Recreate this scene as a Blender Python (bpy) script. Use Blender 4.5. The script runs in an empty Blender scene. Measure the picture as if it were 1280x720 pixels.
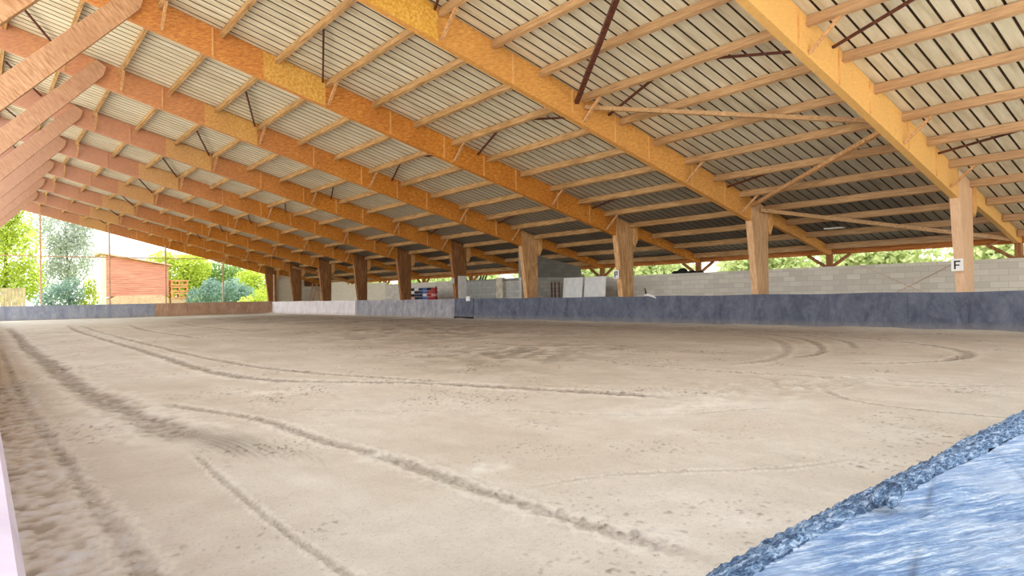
import bpy, bmesh, math, random
import numpy as np
from math import sin, cos, pi, radians as R, sqrt, exp
from mathutils import Vector, Matrix
random.seed(7); rng = np.random.default_rng(7)
C = bpy.context.scene.collection

# ------------------------------------------------------------------ helpers
class MB:
    """collects verts and faces of ONE mesh"""
    def __init__(s): s.v = []; s.f = []
    def prism(s, prof, axis, a, b):
        """prof: 2-D points; axis 'x','y','z' extrusion from a to b"""
        n = len(prof); k = len(s.v)
        for t in (a, b):
            for p, q in prof:
                s.v.append({'x': (t, p, q), 'y': (p, t, q), 'z': (p, q, t)}[axis])
        s.f.append(list(range(k, k+n))); s.f.append(list(range(k+2*n-1, k+n-1, -1)))
        for i in range(n):
            j = (i+1) % n
            s.f.append([k+i, k+n+i, k+n+j, k+j])
        return s
    def box(s, x0, x1, y0, y1, z0, z1):
        return s.prism([(x0, y0), (x1, y0), (x1, y1), (x0, y1)], 'z', z0, z1)
    def bar(s, A, B, w, h, up=(0, 0, 1), seg=1, wob=0, taper=1):
        A = Vector(A); B = Vector(B); d = (B-A).normalized(); u = Vector(up)
        r = d.cross(u).normalized(); u = r.cross(d).normalized(); k = len(s.v)
        for i in range(seg+1):
            t = i/seg; c = A.lerp(B, t)
            if wob and 0 < i < seg:
                c = c + r*random.uniform(-wob, wob) + u*random.uniform(-wob, wob)
            q = 1+(taper-1)*t
            for sx, sz in ((-1, -1), (1, -1), (1, 1), (-1, 1)):
                s.v.append(tuple(c + r*sx*w/2*q + u*sz*h/2*q))
        for i in range(seg):
            a = k+4*i
            for j in range(4):
                s.f.append([a+j, a+(j+1) % 4, a+4+(j+1) % 4, a+4+j])
        s.f.append([k+3, k+2, k+1, k]); e = k+4*seg; s.f.append([e, e+1, e+2, e+3])
        return s
    def tube(s, pts, r, n=8):
        pts = [Vector(p) for p in pts]; k = len(s.v)
        for i, p in enumerate(pts):
            d = (pts[min(i+1, len(pts)-1)]-pts[max(i-1, 0)]).normalized()
            a = d.orthogonal().normalized(); b = d.cross(a)
            rr = r[i] if isinstance(r, (list, tuple)) else r
            for j in range(n):
                t = 2*pi*j/n; s.v.append(tuple(p+a*cos(t)*rr+b*sin(t)*rr))
        for i in range(len(pts)-1):
            for j in range(n):
                a = k+i*n; s.f.append([a+j, a+(j+1) % n, a+n+(j+1) % n, a+n+j])
        s.f.append(list(range(k+n-1, k-1, -1))); e = k+(len(pts)-1)*n; s.f.append(list(range(e, e+n)))
        return s
    def build(s, name, m, parent=None, bevel=0, origin=None, smooth=False):
        me = bpy.data.meshes.new(name)
        if origin is None:
            if parent is not None: origin = (0, 0, 0)
            else:
                a = np.array(s.v); origin = ((a[:, 0].min()+a[:, 0].max())/2, (a[:, 1].min()+a[:, 1].max())/2, a[:, 2].min())
        P = Vector((0, 0, 0))
        if parent is not None:
            q = parent
            while q is not None: P = P+q.location; q = q.parent
        o_ = Vector(origin)
        vs = [tuple(Vector(v)-P-(o_ if parent is None else Vector((0, 0, 0)))) for v in s.v]
        me.from_pydata(vs, [], s.f); me.update()
        bm = bmesh.new(); bm.from_mesh(me); bmesh.ops.recalc_face_normals(bm, faces=bm.faces)
        if bevel: bmesh.ops.bevel(bm, geom=list(bm.edges), offset=bevel, segments=1, affect='EDGES')
        bm.to_mesh(me); bm.free()
        if smooth:
            for p in me.polygons: p.use_smooth = True
        me.materials.append(m)
        o = bpy.data.objects.new(name, me); C.objects.link(o)
        if parent is None: o.location = o_
        else: o.parent = parent
        return o

def tag(o, label, cat, group=None, kind=None):
    o['label'] = label; o['category'] = cat
    if group: o['group'] = group
    if kind: o['kind'] = kind
    return o
def struct(o): o['kind'] = 'structure'; return o
def empty(name, loc):
    o = bpy.data.objects.new(name, None); C.objects.link(o); o.location = loc; o.empty_display_size = .2
    return o
ORD = ['nearest', 'second', 'third', 'fourth', 'fifth', 'sixth', 'seventh', 'eighth', 'ninth', 'tenth', 'eleventh', 'twelfth',
       'thirteenth', 'fourteenth', 'fifteenth', 'sixteenth', 'seventeenth']

# ------------------------------------------------------------------ materials
def srgb(c):
    return tuple(((x/255)/12.92 if x/255 <= .04045 else ((x/255+.055)/1.055)**2.4) for x in c)+(1,)
class NT:
    def __init__(s, name, rough=.8, spec=.3):
        s.m = bpy.data.materials.new(name); s.m.use_nodes = True; s.t = s.m.node_tree; s.t.nodes.clear()
        s.o = s.n('ShaderNodeOutputMaterial'); s.b = s.n('ShaderNodeBsdfPrincipled')
        s.b.inputs['Roughness'].default_value = rough; s.b.inputs['Specular IOR Level'].default_value = spec
        s.l(s.b.outputs[0], s.o.inputs[0]); s.pos = s.n('ShaderNodeNewGeometry').outputs['Position']
    def n(s, k, **kw):
        x = s.t.nodes.new(k)
        for a, b in kw.items(): setattr(x, a, b)
        return x
    def l(s, a, b): s.t.links.new(a, b)
    def map(s, scale=(1, 1, 1), rot=(0, 0, 0), src=None):
        m = s.n('ShaderNodeMapping'); m.inputs['Scale'].default_value = scale; m.inputs['Rotation'].default_value = rot
        if any(rot):   # rotate first, then stretch
            m.inputs['Scale'].default_value = (1, 1, 1)
            m2 = s.n('ShaderNodeMapping'); m2.inputs['Scale'].default_value = scale
            s.l(src or s.pos, m.inputs[0]); s.l(m.outputs[0], m2.inputs[0]); return m2.outputs[0]
        s.l(src or s.pos, m.inputs[0]); return m.outputs[0]
    def noise(s, vec, scale=5, detail=4, rough=.6, dist=0):
        x = s.n('ShaderNodeTexNoise'); x.inputs['Scale'].default_value = scale; x.inputs['Detail'].default_value = detail
        x.inputs['Roughness'].default_value = rough; x.inputs['Distortion'].default_value = dist
        s.l(vec, x.inputs['Vector']); return x.outputs['Fac']
    def ramp(s, fac, stops, interp='LINEAR'):
        r = s.n('ShaderNodeValToRGB'); e = r.color_ramp; e.interpolation = interp
        while len(e.elements) < len(stops): e.elements.new(.5)
        for el, (p, c) in zip(e.elements, stops):
            el.position = p; el.color = srgb(c) if len(c) == 3 else c
        s.l(fac, r.inputs[0]); return r.outputs[0]
    def mix(s, fac, a, b, mode='MIX'):
        x = s.n('ShaderNodeMix', data_type='RGBA', blend_type=mode)
        for v, i in ((fac, 0), (a, 6), (b, 7)):
            if isinstance(v, (int, float)): x.inputs[i].default_value = v
            elif isinstance(v, tuple): x.inputs[i].default_value = srgb(v) if len(v) == 3 else v
            else: s.l(v, x.inputs[i])
        return x.outputs[2]
    def math(s, op, a, b=0., clamp=False):
        x = s.n('ShaderNodeMath', operation=op, use_clamp=clamp)
        for v, i in ((a, 0), (b, 1)):
            if isinstance(v, (int, float)): x.inputs[i].default_value = v
            else: s.l(v, x.inputs[i])
        return x.outputs[0]
    def xyz(s, src=None):
        x = s.n('ShaderNodeSeparateXYZ'); s.l(src or s.pos, x.inputs[0]); return x.outputs
    def rng(s, v, a, b, c=0., d=1.):
        x = s.n('ShaderNodeMapRange'); x.inputs[1].default_value = a; x.inputs[2].default_value = b
        x.inputs[3].default_value = c; x.inputs[4].default_value = d; s.l(v, x.inputs[0]); return x.outputs[0]
    def bump(s, h, strength=.3, dist=.01):
        x = s.n('ShaderNodeBump'); x.inputs['Strength'].default_value = strength; x.inputs['Distance'].default_value = dist
        s.l(h, x.inputs['Height']); s.l(x.outputs[0], s.b.inputs['Normal']); return s
    def col(s, c):
        if isinstance(c, tuple): s.b.inputs['Base Color'].default_value = srgb(c)
        else: s.l(c, s.b.inputs['Base Color'])
        return s

SL = math.atan(.2634)   # roof slope
def wood(name, dark, mid, light, scale, rot=(0, 0, 0), rough=.75, knots=True, panel=False, gscale=1.0, haze=None, near=None):
    t = NT(name, rough, .2); v = t.map(scale, rot)
    f = t.noise(v, 3*gscale, 5, .65, .4)
    c = t.ramp(f, [(.3, dark), (.5, mid), (.7, light)])
    big = t.noise(t.pos, .7, 3, .5)
    c = t.mix(t.rng(big, .35, .65, 0, .35), c, dark)
    if panel:
        fl = t.noise(t.pos, 14, 3, .7)
        c = t.mix(t.rng(fl, .55, .75, 0, .45), c, light)
    if knots:
        vo = t.n('ShaderNodeTexVoronoi'); vo.inputs['Scale'].default_value = 2.2; t.l(v, vo.inputs['Vector'])
        k = t.rng(vo.outputs['Distance'], .04, .10, .55, 0); c = t.mix(k, c, tuple(int(x*.5) for x in dark))
    x = t.xyz()
    if near:    # bright exposure of the nearest frames painted into the wood
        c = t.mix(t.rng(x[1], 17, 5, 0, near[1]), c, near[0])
    if haze:   # pinkish haze at the far upper left painted into the wood colour
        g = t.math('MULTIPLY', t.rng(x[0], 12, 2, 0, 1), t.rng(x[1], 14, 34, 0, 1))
        g = t.math('MULTIPLY', g, haze[1]); c = t.mix(g, c, haze[0])
    t.col(c); t.bump(f, .25, .006); return t.m
M = {}
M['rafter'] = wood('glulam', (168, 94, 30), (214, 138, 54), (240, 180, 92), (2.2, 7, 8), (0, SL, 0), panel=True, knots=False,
                   haze=((206, 164, 154), .85), near=((246, 204, 132), .72))
M['plate'] = wood('osb_plate', (190, 130, 40), (224, 170, 74), (246, 206, 120), (5, 5, 5), panel=True, knots=True, haze=((212, 174, 156), .8))
_t = M['plate'].node_tree; _b = _t.nodes['Principled BSDF']; _src = _b.inputs['Base Color'].links[0].from_socket
_g = _t.nodes.new('ShaderNodeNewGeometry'); _vo = _t.nodes.new('ShaderNodeTexVoronoi'); _vo.inputs['Scale'].default_value = 6.5; _vo.inputs['Randomness'].default_value = .35
_t.links.new(_g.outputs['Position'], _vo.inputs['Vector']); _mr = _t.nodes.new('ShaderNodeMapRange'); _mr.inputs[1].default_value = .10; _mr.inputs[2].default_value = .16; _mr.inputs[3].default_value = .8; _mr.inputs[4].default_value = 0
_t.links.new(_vo.outputs['Distance'], _mr.inputs[0]); _mx = _t.nodes.new('ShaderNodeMix'); _mx.data_type = 'RGBA'; _t.links.new(_mr.outputs[0], _mx.inputs[0]); _t.links.new(_src, _mx.inputs[6]); _mx.inputs[7].default_value = srgb((110, 70, 30))
_t.links.new(_mx.outputs[2], _b.inputs['Base Color'])
M['batten'] = wood('batten', (206, 146, 80), (232, 180, 114), (246, 206, 150), (4, 4, 1), knots=False, haze=((200, 160, 148), .8))
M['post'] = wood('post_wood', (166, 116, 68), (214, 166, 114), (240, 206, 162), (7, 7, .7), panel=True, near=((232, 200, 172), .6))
M['postdark'] = wood('post_wood_dark', (112, 74, 44), (156, 106, 66), (192, 142, 98), (7, 7, .7))
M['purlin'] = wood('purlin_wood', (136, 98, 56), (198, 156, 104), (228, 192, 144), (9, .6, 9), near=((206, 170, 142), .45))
M['brace'] = wood('brace_wood', (160, 112, 76), (204, 158, 118), (226, 186, 148), (1.2, 8, 8), (0, -.86, 0), haze=((196, 156, 142), .6))
M['stay'] = wood('stay_wood', (170, 120, 76), (214, 166, 118), (236, 198, 154), (5, 5, 5), knots=False)
M['eave'] = wood('eave_wood', (140, 80, 38), (190, 120, 62), (224, 160, 96), (9, .6, 9))
M['rust'] = NT('rusty_steel', .6, .4); M['rust'].col(M['rust'].ramp(M['rust'].noise(M['rust'].pos, 9, 4), [(.3, (62, 32, 26)), (.7, (120, 66, 48))])); M['rust'] = M['rust'].m
M['steel'] = NT('painted_steel', .5, .4); M['steel'].col(M['steel'].ramp(M['steel'].noise(M['steel'].pos, 3, 4), [(.3, (196, 150, 122)), (.7, (228, 190, 158))])); M['steel'] = M['steel'].m

def plain(name, c, rough=.7, var=.12, scale=4, spec=.3):
    t = NT(name, rough, spec); d = tuple(int(x*(1-var)) for x in c); l = tuple(min(255, int(x*(1+var))) for x in c)
    t.col(t.ramp(t.noise(t.pos, scale, 4), [(.3, d), (.7, l)])); return t.m

# roof sheet
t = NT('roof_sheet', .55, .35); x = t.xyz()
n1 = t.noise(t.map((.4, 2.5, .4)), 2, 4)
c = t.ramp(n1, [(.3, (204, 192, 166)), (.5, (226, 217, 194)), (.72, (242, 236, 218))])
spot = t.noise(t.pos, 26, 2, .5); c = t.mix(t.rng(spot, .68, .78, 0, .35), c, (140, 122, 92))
# shade over the side aisle painted dark into the sheet colour
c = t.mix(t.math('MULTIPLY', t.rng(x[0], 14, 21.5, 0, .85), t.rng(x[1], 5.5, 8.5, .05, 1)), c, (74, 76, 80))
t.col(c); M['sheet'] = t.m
M['groove_shade'] = plain('roof_groove_shade', (84, 66, 50), .8, .2)  # recess shade inside the rib grooves, painted as a dark material

# sand: vertex attributes 'track' (darkening), 'pale'
t = NT('arena_sand', .95, .1)
a = t.n('ShaderNodeAttribute', attribute_name='tr'); ax = t.n('ShaderNodeSeparateColor'); t.l(a.outputs['Color'], ax.inputs[0])
f1 = t.noise(t.pos, .35, 4, .6); f2 = t.noise(t.pos, 3, 6, .7); f3 = t.noise(t.pos, 42, 6, .8); f4 = t.noise(t.map((1, .25, 1)), 1.3, 5, .65)
c = t.ramp(f1, [(.3, (194, 178, 157)), (.5, (208, 194, 175)), (.7, (220, 208, 192))])
c = t.mix(t.rng(f2, .38, .62, 0, .3), c, (180, 162, 142)); c = t.mix(t.rng(f4, .5, .7, 0, .3), c, (234, 224, 208))
c = t.mix(t.rng(f3, .53, .66, 0, .45), c, (150, 132, 112))
c = t.mix(ax.outputs[0], c, (104, 86, 70)); c = t.mix(ax.outputs[1], c, (236, 226, 208)); c = t.mix(ax.outputs[2], c, (218, 212, 208))
t.col(c); t.bump(t.math('ADD', f3, t.math('MULTIPLY', f2, 1.5)), .6, .02); M['sand'] = t.m

def blocks(name, base, mortar, dark, w=.5, h=.2, swap=True, zshade=None):
    t = NT(name, .9, .15); x = t.xyz(); cb = t.n('ShaderNodeCombineXYZ')
    t.l(t.math('ADD', x[0], x[1]), cb.inputs[0]); t.l(x[2], cb.inputs[1])
    b = t.n('ShaderNodeTexBrick'); t.l(cb.outputs[0], b.inputs['Vector']); b.inputs['Scale'].default_value = 1
    b.inputs['Brick Width'].default_value = w; b.inputs['Row Height'].default_value = h
    b.inputs['Mortar Size'].default_value = .008; b.inputs['Mortar Smooth'].default_value = .3
    b.inputs['Color1'].default_value = srgb(base); b.inputs['Color2'].default_value = srgb(dark); b.inputs['Mortar'].default_value = srgb(mortar)
    n = t.noise(t.pos, 1.5, 5, .7); c = t.mix(t.rng(n, .4, .7, 0, .35), b.outputs[0], dark)
    if zshade: c = t.mix(t.rng(x[2], zshade[0], zshade[0]+.05, 0, zshade[1]), c, (86, 84, 78))  # shadow on the upper blocks below the eave, painted in
    t.col(c); t.bump(b.outputs['Fac'], -.3, .01); return t.m
M['block'] = blocks('block_wall', (234, 228, 214), (192, 186, 172), (214, 207, 192))
M['block2'] = blocks('block_wall_grey', (206, 204, 196), (160, 158, 150), (182, 180, 172), .5, .2, zshade=(2.12, .6))
M['blockw'] = blocks('block_wall_pale', (246, 238, 216), (220, 210, 188), (238, 228, 202))
M['concrete'] = plain('concrete', (214, 204, 184), .9)
M['aisle'] = plain('earth', (150, 136, 112), .95)
M['yard_bounce'] = plain('bounce_yard', (226, 214, 188), .95, .05)  # kept pale so the unseen ground bounces sunlight to the ceiling
M['lawn'] = plain('lawn_green', (150, 168, 84), .95, .2, 1)

def rubber(name, cols, streak=(.5, .5, 1.2)):
    t = NT(name, .6, .3); x = t.xyz()
    n = t.noise(t.map((2, 1.3, .8)), 1.4, 6, .75, .6); n2 = t.noise(t.pos, 6, 6, .75)
    c = t.ramp(n, [(.3, cols[0]), (.5, cols[1]), (.72, cols[2])]); c = t.mix(t.rng(n2, .5, .75, 0, .5), c, cols[3])
    c = t.mix(t.rng(x[2], .32, .02, 0, .45), c, (160, 148, 132))       # sand dust thrown against the foot
    t.col(c); t.bump(n, .2, .02); return t.m
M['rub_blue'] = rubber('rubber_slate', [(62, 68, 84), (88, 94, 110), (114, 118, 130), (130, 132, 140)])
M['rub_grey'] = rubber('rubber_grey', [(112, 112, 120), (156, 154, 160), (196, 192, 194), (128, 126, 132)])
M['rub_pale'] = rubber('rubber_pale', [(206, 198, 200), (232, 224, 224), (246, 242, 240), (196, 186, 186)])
M['rub_sunlit'] = rubber('board_sunlit', [(160, 126, 104), (188, 152, 128), (212, 180, 154), (180, 156, 140)])  # sunlight on the right part of the end board, put into the brown
M['rub_far'] = rubber('rubber_far', [(130, 138, 158), (156, 162, 180), (180, 184, 196), (146, 150, 166)])

# weathered ledge close to the camera, its blue a sky reflection painted as colour
t = NT('ledge_rubber', .5, .4)
cr, sr_ = cos(.42), sin(.42)
v = t.map((14, 130, 60), (0, 0, .33)); n = t.noise(v, 1.9, 8, .78, .5); n2 = t.noise(t.pos, 190, 6, .8, .3); n3 = t.noise(t.pos, 9, 5, .65)
c = t.ramp(n, [(.34, (70, 102, 146)), (.45, (124, 156, 196)), (.52, (164, 190, 218)), (.60, (236, 242, 248))])
c = t.mix(t.rng(n2, .5, .66, 0, .7), c, (92, 124, 166)); c = t.mix(t.rng(n3, .48, .62, 0, .4), c, (216, 224, 234))
wv = t.n('ShaderNodeTexVoronoi', feature='DISTANCE_TO_EDGE'); wv.inputs['Scale'].default_value = 1; t.l(t.map((2.6, 15, 8), (0, 0, -.30)), wv.inputs['Vector'])
cr = t.rng(wv.outputs[0], .0, .035, .75, 0); cr = t.math('MULTIPLY', cr, t.rng(t.noise(t.pos, 5, 3), .45, .6, 0, 1))
c = t.mix(cr, c, (52, 76, 110))
t.col(c); t.bump(t.math('ADD', n, n2), .9, .004); M['ledge'] = t.m
t = NT('ledge_torn_edge', .6, .3)
n = t.noise(t.map((90, 300, 200)), 1, 7, .85, .8); n2 = t.noise(t.pos, 420, 4, .75)
c = t.ramp(n, [(.36, (26, 40, 62)), (.47, (78, 106, 140)), (.54, (150, 178, 206)), (.62, (236, 242, 248))])
c = t.mix(t.rng(n2, .58, .7, 0, .7), c, (36, 54, 80)); t.col(c); t.bump(n, 1.0, .004); M['edge'] = t.m
t = NT('left_board', .5, .3); x = t.xyz()
c = t.ramp(t.noise(t.pos, 9, 4), [(.3, (206, 186, 196)), (.7, (232, 216, 224))]); t.col(c); M['lboard'] = t.m
M['stripe'] = plain('blue_stripe', (96, 130, 190), .5)
M['white'] = plain('white_paint', (236, 236, 232), .6, .04); M['black'] = plain('black', (22, 22, 24), .6)
M['red'] = plain('red_paint', (178, 48, 50), .5, .15); M['navy'] = plain('navy_paint', (38, 48, 84), .5, .15); M['bluep'] = plain('blue_paint', (70, 110, 180), .5, .1)
M['pinkp'] = plain('pink_paint', (226, 168, 160), .5, .1)
M['shed'] = NT('shed_boards', .85, .1); tt = M['shed']; x = tt.xyz(); w = tt.n('ShaderNodeTexWave', wave_type='BANDS', bands_direction='Z'); w.inputs['Scale'].default_value = 1.6
tt.l(tt.pos, w.inputs['Vector']); cc = tt.ramp(tt.noise(tt.map((.6, 1, 6)), 1.5, 4), [(.3, (192, 118, 100)), (.7, (222, 156, 134))]); cc = tt.mix(tt.rng(w.outputs['Fac'], 0, .15, .6, 0), cc, (120, 60, 52)); tt.col(cc); M['shed'] = tt.m
M['tan'] = plain('tan_render', (210, 170, 140), .9, .08); M['palletwood'] = plain('pallet_wood', (206, 140, 92), .9, .15); M['fence'] = plain('fence_wood', (186, 160, 130), .9, .15, 2)
M['bark'] = plain('bark', (112, 92, 70), .95, .2, 3)

def leaf(name, cols):
    t = NT(name, .7, .1); oi = t.n('ShaderNodeObjectInfo')
    n = t.noise(t.pos, 1.1, 5, .8); t.col(t.ramp(n, [(.3, cols[0]), (.5, cols[1]), (.7, cols[2])]))
    tr = t.n('ShaderNodeBsdfTranslucent'); t.l(t.b.inputs['Base Color'].links[0].from_socket, tr.inputs[0])
    mx = t.n('ShaderNodeMixShader'); mx.inputs[0].default_value = .35; t.l(t.b.outputs[0], mx.inputs[1]); t.l(tr.outputs[0], mx.inputs[2]); t.l(mx.outputs[0], t.o.inputs[0])
    return t.m
M['leafy'] = leaf('leaf_yellow', [(140, 158, 50), (198, 210, 84), (238, 240, 146)])
M['leafg'] = leaf('leaf_green', [(96, 124, 62), (140, 168, 88), (190, 206, 130)])
M['leafb'] = leaf('leaf_bluegreen', [(100, 126, 114), (142, 166, 152), (190, 208, 190)])
M['leafh'] = leaf('leaf_hedge', [(170, 184, 110), (202, 212, 146), (228, 232, 182)])
M['leafp'] = leaf('leaf_pale', [(150, 156, 140), (188, 194, 176), (226, 230, 216)])

# ------------------------------------------------------------------ numbers of the hall (metres)
Y0, S = 6.237, 6.0
def FY(n): return Y0+S*n
ZT = lambda X: 9.658-.2634*X            # top line of the rafters
ZB = lambda X: 8.888-.2634*X            # bottom line
PX = [3.58+1.448*k for k in range(-3, 16)]   # purlin rows
KX, PXX = 20.26, 20.6
END = 59.05
FR = list(range(-1, 10))

# ------------------------------------------------------------------ ground
def vnoise(x, y, seed=0):
    xi = np.floor(x).astype(np.int64); yi = np.floor(y).astype(np.int64); fx = x-xi; fy = y-yi
    fx = fx*fx*(3-2*fx); fy = fy*fy*(3-2*fy)
    def h(a, b):
        v = np.sin(a*127.1+b*311.7+seed*74.7)*43758.5453; return v-np.floor(v)
    return (h(xi, yi)*(1-fx)+h(xi+1, yi)*fx)*(1-fy)+(h(xi, yi+1)*(1-fx)+h(xi+1, yi+1)*fx)*fy-.5
def polydist(X, Y, P):
    d = np.full(X.shape, 1e9); s = np.zeros(X.shape); L = 0; best = np.zeros(X.shape)
    for (x0, y0), (x1, y1) in zip(P[:-1], P[1:]):
        dx, dy = x1-x0, y1-y0; l2 = dx*dx+dy*dy; tt = np.clip(((X-x0)*dx+(Y-y0)*dy)/l2, 0, 1)
        q = np.hypot(X-x0-tt*dx, Y-y0-tt*dy); m = q < d; d[m] = q[m]; best[m] = (L+tt*sqrt(l2))[m]; L += sqrt(l2)
    return d, best
def smooth(P, n=3):
    for _ in range(n):
        Q = [P[0]]
        for a, b in zip(P[:-1], P[1:]):
            Q += [(a[0]*.75+b[0]*.25, a[1]*.75+b[1]*.25), (a[0]*.25+b[0]*.75, a[1]*.25+b[1]*.75)]
        P = Q+[P[-1]]
    return P
NR, NTH = 620, 640
th = np.linspace(0, pi/2, NTH)[None, :]; jj = (np.arange(NR)/(NR-1))[:, None]
XM, YM = KX+.05, END+.05
rb = np.minimum(XM/np.maximum(np.sin(th), 1e-9), YM/np.maximum(np.cos(th), 1e-9))
# the fan starts in the arena corner, so make the inner ring hug it
r0 = .35; rr = r0*(rb/r0)**jj
gx = rr*np.sin(th); gy = rr*np.cos(th)
gz = .035*vnoise(gx/2.3, gy/2.3, 1)+.014*vnoise(gx/.7, gy/.7, 2)+.006*vnoise(gx/.18, gy/.18, 3)+.003*vnoise(gx/.06, gy/.06, 4)
dark = np.zeros(gx.shape); pale = np.zeros(gx.shape); grey = np.zeros(gx.shape)
TR = [  # points, width, depth, darkness, crumble
 ([(1.27, 45.5), (1.23, 33.2), (1.1, 23.2), (1.16, 15.5), (1.17, 11.2), (1.3, 9.05), (1.44, 7.0), (1.5, 6.29)], .17, .05, .62, .01),
 ([(4.05, 46), (3.48, 36), (3.4, 26.8), (3.28, 17.1), (3.17, 13.4), (3.29, 11.1), (3.66, 10), (4.15, 9.36), (4.98, 8.45), (5.63, 7.03), (5.97, 6.13), (6.45, 4.87)], .11, .045, .6, .012),
 ([(4.54, 45), (3.96, 29.1), (3.88, 18.8), (3.91, 13.2), (4.4, 10.6), (5.01, 8.97), (5.36, 8.18)], .09, .035, .5, .01),
 ([(6.64, 43), (5.79, 33.5), (5.7, 28.3), (5.9, 24)], .13, .03, .5, 0), ([(9.79, 46.2), (8.38, 34.5), (8.74, 26.4)], .15, .03, .4, 0),
 ([(1.65, 9.11), (1.91, 8.28), (2.19, 7.43), (2.32, 6.69), (2.34, 5.65), (2.47, 4.83), (2.5, 4.15), (2.5, 3.47), (2.55, 2.77), (2.59, 2.32), (2.62, 2.03), (2.66, 1.75)], .065, .02, .52, .03),
 ([(1.37, 5.95), (1.32, 5.15), (1.29, 4.4), (1.27, 3.63), (1.28, 3.11), (1.29, 2.2)], .028, .02, .4, .004),
 ([(.5, 24), (.46, 14.6), (.46, 9.16), (.52, 6.97), (.54, 5.08), (.58, 4.09), (.6, 2.3)], .055, .02, .34, .025),
 ([(2.32, 7.87), (2.97, 7.14), (3.62, 6.49), (4.53, 5.65), (4.92, 4.72), (5.56, 4.21), (6.72, 3.72)], .03, .012, .3, .02),
 ([(9.01, 8.81), (8.81, 6.97), (9.22, 5.35), (9.71, 3.97), (9.79, 3.03), (9.9, 2.39)], .05, .04, .6, .02),
 ([(16.8, 11.2), (16.3, 9.44), (14.6, 7.96), (12.4, 6.75), (10.8, 6.25), (9.8, 6.57)], .09, .03, .3, .01),
 ([(18.2, 11.3), (16.75, 8.8), (14.6, 7.16), (12.8, 6.24), (11.5, 6.3)], .09, .04, .5, .01),
 ([(18, 9.43), (16.1, 7.25), (14.2, 6.24)], .08, .04, .5, .01),
 ([(19.5, 13), (18.8, 10), (17.9, 8.28), (16.2, 5.77), (15.04, 4.57), (13.6, 4.01), (12, 4.26), (11.2, 5.18)], .1, .04, .5, .01),
 ([(2.64, 3.32), (2.9, 3.3), (3.38, 3.17), (3.81, 2.89), (4.5, 2.39), (5.17, 2.24)], .03, .008, .22, .025),
 ([(8.4, 4.2), (7.59, 3.44), (7.53, 2.62), (7.72, 1.6)], .04, .02, .45, .01), ([(9.16, 3.94), (9.43, 3.09), (10.14, 2.45)], .05, .02, .4, .01),
 ([(13, 26), (14, 20), (15.5, 15), (17.5, 11.5)], .12, .03, .4, .02), ([(9, 30), (10.5, 22), (13, 16), (16.5, 12.5)], .14, .03, .35, .02),
 ([(17.4, 50), (17.2, 38), (17.6, 26), (18.4, 17)], .3, .04, .35, .02),
]
for P, w, dep, dk, cru in TR:
    P = smooth(P); x0 = min(p[0] for p in P)-1; x1 = max(p[0] for p in P)+1; y0 = min(p[1] for p in P)-1; y1 = max(p[1] for p in P)+1
    m = (gx > x0) & (gx < x1) & (gy > y0) & (gy < y1)
    d, s = polydist(gx[m], gy[m], P); L = s.max()
    rag = 1+.5*vnoise(s/.35, d*0+w*100, 5)+.9*vnoise(gx[m]/(w*.7), gy[m]/(w*.7), 6)
    q = d/(w*rag); fade = np.clip((L-s)/.5, 0, 1)*np.clip(s/.5, 0, 1)
    dep *= .45; gz[m] += fade*(-dep*.6*np.exp(-q**4)+dep*.45*np.exp(-((q-1.5)/.5)**2))
    dark[m] = np.maximum(dark[m], fade*dk*np.exp(-q**4)*(.75+.9*vnoise(gx[m]/(w*.35), gy[m]/(w*.35), 8)))
    pale[m] = np.maximum(pale[m], fade*.32*np.exp(-((q-1.7)/.5)**2))
    if cru:   # crumbs thrown up beside the rut
        c1 = np.clip(vnoise(gx[m]/.035, gy[m]/.035, 9)-.18, 0, 1)*np.exp(-(d/(w*2.2))**2)
        gz[m] += fade*cru*2.4*c1; dark[m] = np.clip(dark[m]+fade*c1*.9, 0, 1)
def patch(cx, cy, rx, ry, ang=0):
    a = cos(ang)*(gx-cx)+sin(ang)*(gy-cy); b = -sin(ang)*(gx-cx)+cos(ang)*(gy-cy)
    n = .5*vnoise(gx/(rx*.5), gy/(ry*.5), 11)+.3*vnoise(gx/(rx*.15), gy/(ry*.15), 12)
    return np.clip(1.25-np.hypot(a/rx, b/ry)+n, 0, 1), a, b
# harrow smear with fan of curved scratches
s, a, b = patch(1.66, 6.2, .27, 1.15, .16)
sc = .5+.5*np.sin((a+.16*b*b)*2*pi/.062+1.2*vnoise(gx/.3, gy/.3, 3))
dark = np.maximum(dark, s*(.22+.40*sc)); gz += s*.018*(sc-.5)
s, a, b = patch(1.22, 9.5, .11, 2.6, -.02); dark = np.maximum(dark, s*.3)
s, a, b = patch(.35, 11.5, .3, 3.5, 0); dark = np.maximum(dark, s*.35)
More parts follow.
